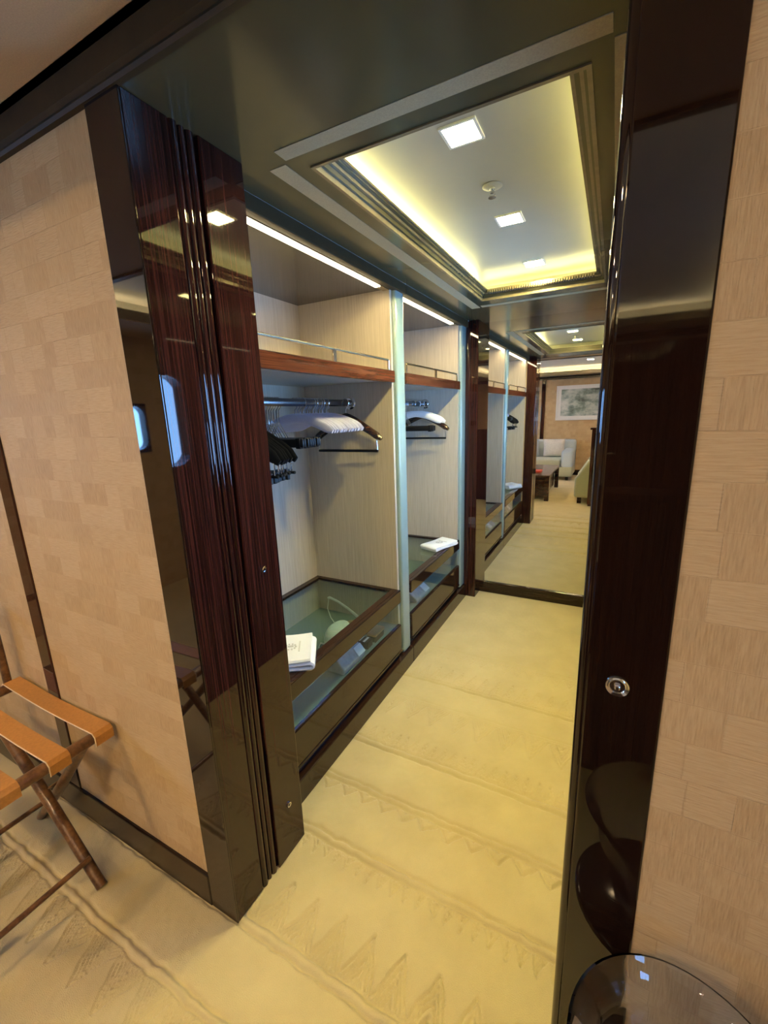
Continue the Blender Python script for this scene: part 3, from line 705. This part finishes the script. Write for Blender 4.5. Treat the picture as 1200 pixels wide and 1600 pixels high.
st(obj('trim_8', RB(-1.50, -1.42, RY0, RY0 + .02, .12, 2.13, r=.004), 'wood'), 'dark vertical wood strip on the wall behind the sofa', 'trim')
TX0, TX1, TY0, TY1 = -3.0, .65, -3.3, -.15
b = MB(); b.box(RWX, RX1, RY0, TY0, RZ, RZ + .05); b.box(RWX, RX1, TY1, WY + .002, RZ, RZ + .05); b.box(RWX, TX0, TY0, TY1, RZ, RZ + .05); b.box(TX1, RX1, TY0, TY1, RZ, RZ + .05)
rc = st(obj('ceiling_cabin', b, 'ceilb'), 'beige fabric cabin ceiling with recessed tray', 'ceiling')
obj('tray_panel', B(TX0 - .15, TX1 + .15, TY0 - .15, TY1 + .15, RZ + .14, RZ + .16), 'rtray', rc)
obj('tray_wall', ring(TX0 - .15, TX1 + .15, TY0 - .15, TY1 + .15, .01, RZ + .05, RZ + .14), 'trayc', rc)
obj('tray_moulding', ring(TX0 - .01, TX1 + .01, TY0 - .01, TY1 + .01, .03, RZ - .012, RZ + .055), 'mould', rc)
obj('cove_light', B(TX0 - .06, TX0 - .045, TY0, TY1, RZ + .051, RZ + .06), 'rcove', rc)
obj('cove_light', B(TX1 + .045, TX1 + .06, TY0, TY1, RZ + .051, RZ + .06), 'rcove', rc)
obj('cove_light', B(TX0, TX1, TY0 - .06, TY0 - .045, RZ + .051, RZ + .06), 'rcove', rc)
obj('cove_light', B(TX0, TX1, TY1 + .045, TY1 + .06, RZ + .051, RZ + .06), 'rcove', rc)
for (x, y, lb) in ((-.45, -2.1, 'square cabin downlight over the coffee table side'), (-.45, -.85, 'square cabin downlight just behind the doorway'), (-2.0, -2.1, 'square cabin downlight over the sofa'), (-2.0, -.85, 'square cabin downlight over the luggage rack side')):
    downlight('cabin_downlight', x, y, RZ + .14, .10, 'rdown', lb, 'cabin downlights')

# sofa
def cushion(name, c, sx_, sz_, th, rx, mat, label, group=None):
    n = 14; mb = MB(); vs = []; fs = []
    for side in (1, -1):
        for i in range(n + 1):
            for j in range(n + 1):
                u, v_ = -1 + 2 * i / n, -1 + 2 * j / n
                bulge = max(0, (1 - u * u) * (1 - v_ * v_)) ** .45
                pin = 1 - .10 * (1 - abs(u) ** 2) * 0 - .07 * (1 - v_ * v_) * abs(u) ** 3 - .0
                pin2 = 1 - .07 * (1 - u * u) * abs(v_) ** 3
                vs.append((u * sx_ / 2 * pin, side * th / 2 * bulge, v_ * sz_ / 2 * pin2))
    m_ = (n + 1) ** 2
    for s2 in (0, 1):
        for i in range(n):
            for j in range(n):
                q = [s2 * m_ + i * (n + 1) + j, s2 * m_ + (i + 1) * (n + 1) + j, s2 * m_ + (i + 1) * (n + 1) + j + 1, s2 * m_ + i * (n + 1) + j + 1]
                fs.append(tuple(q))
    mb.add(vs, fs)
    o = obj(name, mb, mat, smooth=True); o.location = c; o.rotation_euler = rx; tag(o, label, 'cushion', group)
sf = thing('sofa', (-1.75, -3.35, 0), 'pale grey green sofa against the wallpaper wall seen in the mirror', 'sofa')
obj('base', RB(-2.80, -.70, -3.80, -2.89, .08, .30, r=.03, seg=3), 'greenfab', sf, smooth=True)
obj('backrest', RB(-2.80, -.70, -3.80, -3.58, .25, .82, r=.05, seg=3), 'bluefab', sf, smooth=True)
obj('arm', RB(-.92, -.70, -3.80, -2.90, .25, .64, r=.05, seg=3), 'bluefab', sf, smooth=True)
obj('arm', RB(-2.80, -2.58, -3.80, -2.90, .25, .64, r=.05, seg=3), 'bluefab', sf, smooth=True)
for k in range(2): obj('seat_cushion', RB(-2.57 + .825 * k, -1.755 + .825 * k, -3.57, -2.88, .30, .44, r=.04, seg=3), 'greenfab', sf, smooth=True)
for x in (-2.7, -.8):
    for y in (-3.7, -3.0): obj('foot', RB(x - .03, x + .03, y - .03, y + .03, 0, .09, r=.004), 'woodd', sf)
cushion('throw_cushion', (-1.13, -3.44, .645), .46, .42, .16, (math.radians(-14), 0, 0), 'cush', 'cream patterned cushion on the pale sofa seen in the mirror')
cushion('throw_cushion', (-1.66, -3.45, .645), .44, .42, .16, (math.radians(-14), 0, .1), 'bluefab', 'grey cushion left of the cream cushion on the sofa')
ct = thing('coffee_table', (-1.35, -1.55, 0), 'dark wooden coffee table in front of the sofa seen in the mirror', 'coffee table')
obj('table_top', RB(-1.85, -.86, -2.10, -.62, .40, .43, r=.005), 'hwood', ct)
for (x, y) in ((-.90, -.66), (-.90, -2.06), (-1.81, -.66), (-1.81, -2.06)): obj('leg', RB(x - .035, x + .035, y - .035, y + .035, 0, .40, r=.004), 'hwood', ct)
obj('apron', B(-1.80, -.92, -2.03, -.70, .30, .40), 'hwood', ct)
obj('lower_panel', B(-1.77, -.94, -2.0, -.72, .06, .30), 'hwood', ct)
tag(obj('paperback', RB(-1.20, -1.05, -1.18, -.98, .4305, .455, r=.003), 'red', base=(-1.12, -1.08, .4305)), 'red covered book lying on the coffee table', 'book')
ac = thing('armchair', (-.13, -1.0, 0), 'pale green upholstered armchair seen in the mirror behind the dark partition', 'armchair')
obj('seat', RB(-.46, .22, -1.22, -.74, .10, .42, r=.04, seg=3), 'greenfab', ac, smooth=True)
obj('arm', MB().prism([(-.48, .10), (.26, .10), (.26, .74), (-.30, .70), (-.44, .46), (-.48, .40)], 'y', -.73, -.57), 'greenfab', ac, bevel=.03)
obj('arm', MB().prism([(-.48, .10), (.26, .10), (.26, .74), (-.30, .70), (-.44, .46), (-.48, .40)], 'y', -1.38, -1.22), 'greenfab', ac, bevel=.03)
obj('backrest', RB(.18, .38, -1.38, -.57, .10, .84, r=.05, seg=3), 'greenfab', ac, smooth=True)
for (x, y) in ((-.40, -.64), (-.40, -1.30), (.30, -.64), (.30, -1.30)): obj('foot', RB(x - .03, x + .03, y - .03, y + .03, 0, .11, r=.004), 'woodd', ac)
pt = thing('partition_cabinet', (.0, -.48, 0), 'narrow dark wood partition cabinet standing beside the armchair seen in the mirror', 'cabinet')
obj('cabinet_body', RB(-.275, .40, -.545, -.43, .03, 1.17, r=.004), 'wood', pt)
obj('cabinet_top', RB(-.30, .42, -.555, -.42, 1.17, 1.20, r=.004), 'wood', pt)
obj('cabinet_plinth', B(-.265, .39, -.535, -.44, 0, .03), 'woodd', pt)
pc = thing('framed_picture', (-.62, RY0 + .02, 1.235), 'ink landscape print in a white frame on the wallpaper seen in the mirror', 'picture')
q = MB(); x0, x1, z0, z1 = -1.18, -.04, 1.235, 1.985
q.box(x0, x1, RY0, RY0 + .03, z0, z0 + .035); q.box(x0, x1, RY0, RY0 + .03, z1 - .035, z1); q.box(x0, x0 + .035, RY0, RY0 + .03, z0 + .035, z1 - .035); q.box(x1 - .035, x1, RY0, RY0 + .03, z0 + .035, z1 - .035)
obj('frame', q, 'frame', pc)
obj('mat_board', B(x0 + .03, x1 - .03, RY0 + .004, RY0 + .014, z0 + .03, z1 - .03), 'paperw', pc)
obj('print', B(x0 + .10, x1 - .10, RY0 + .012, RY0 + .017, z0 + .09, z1 - .08), 'print', pc)
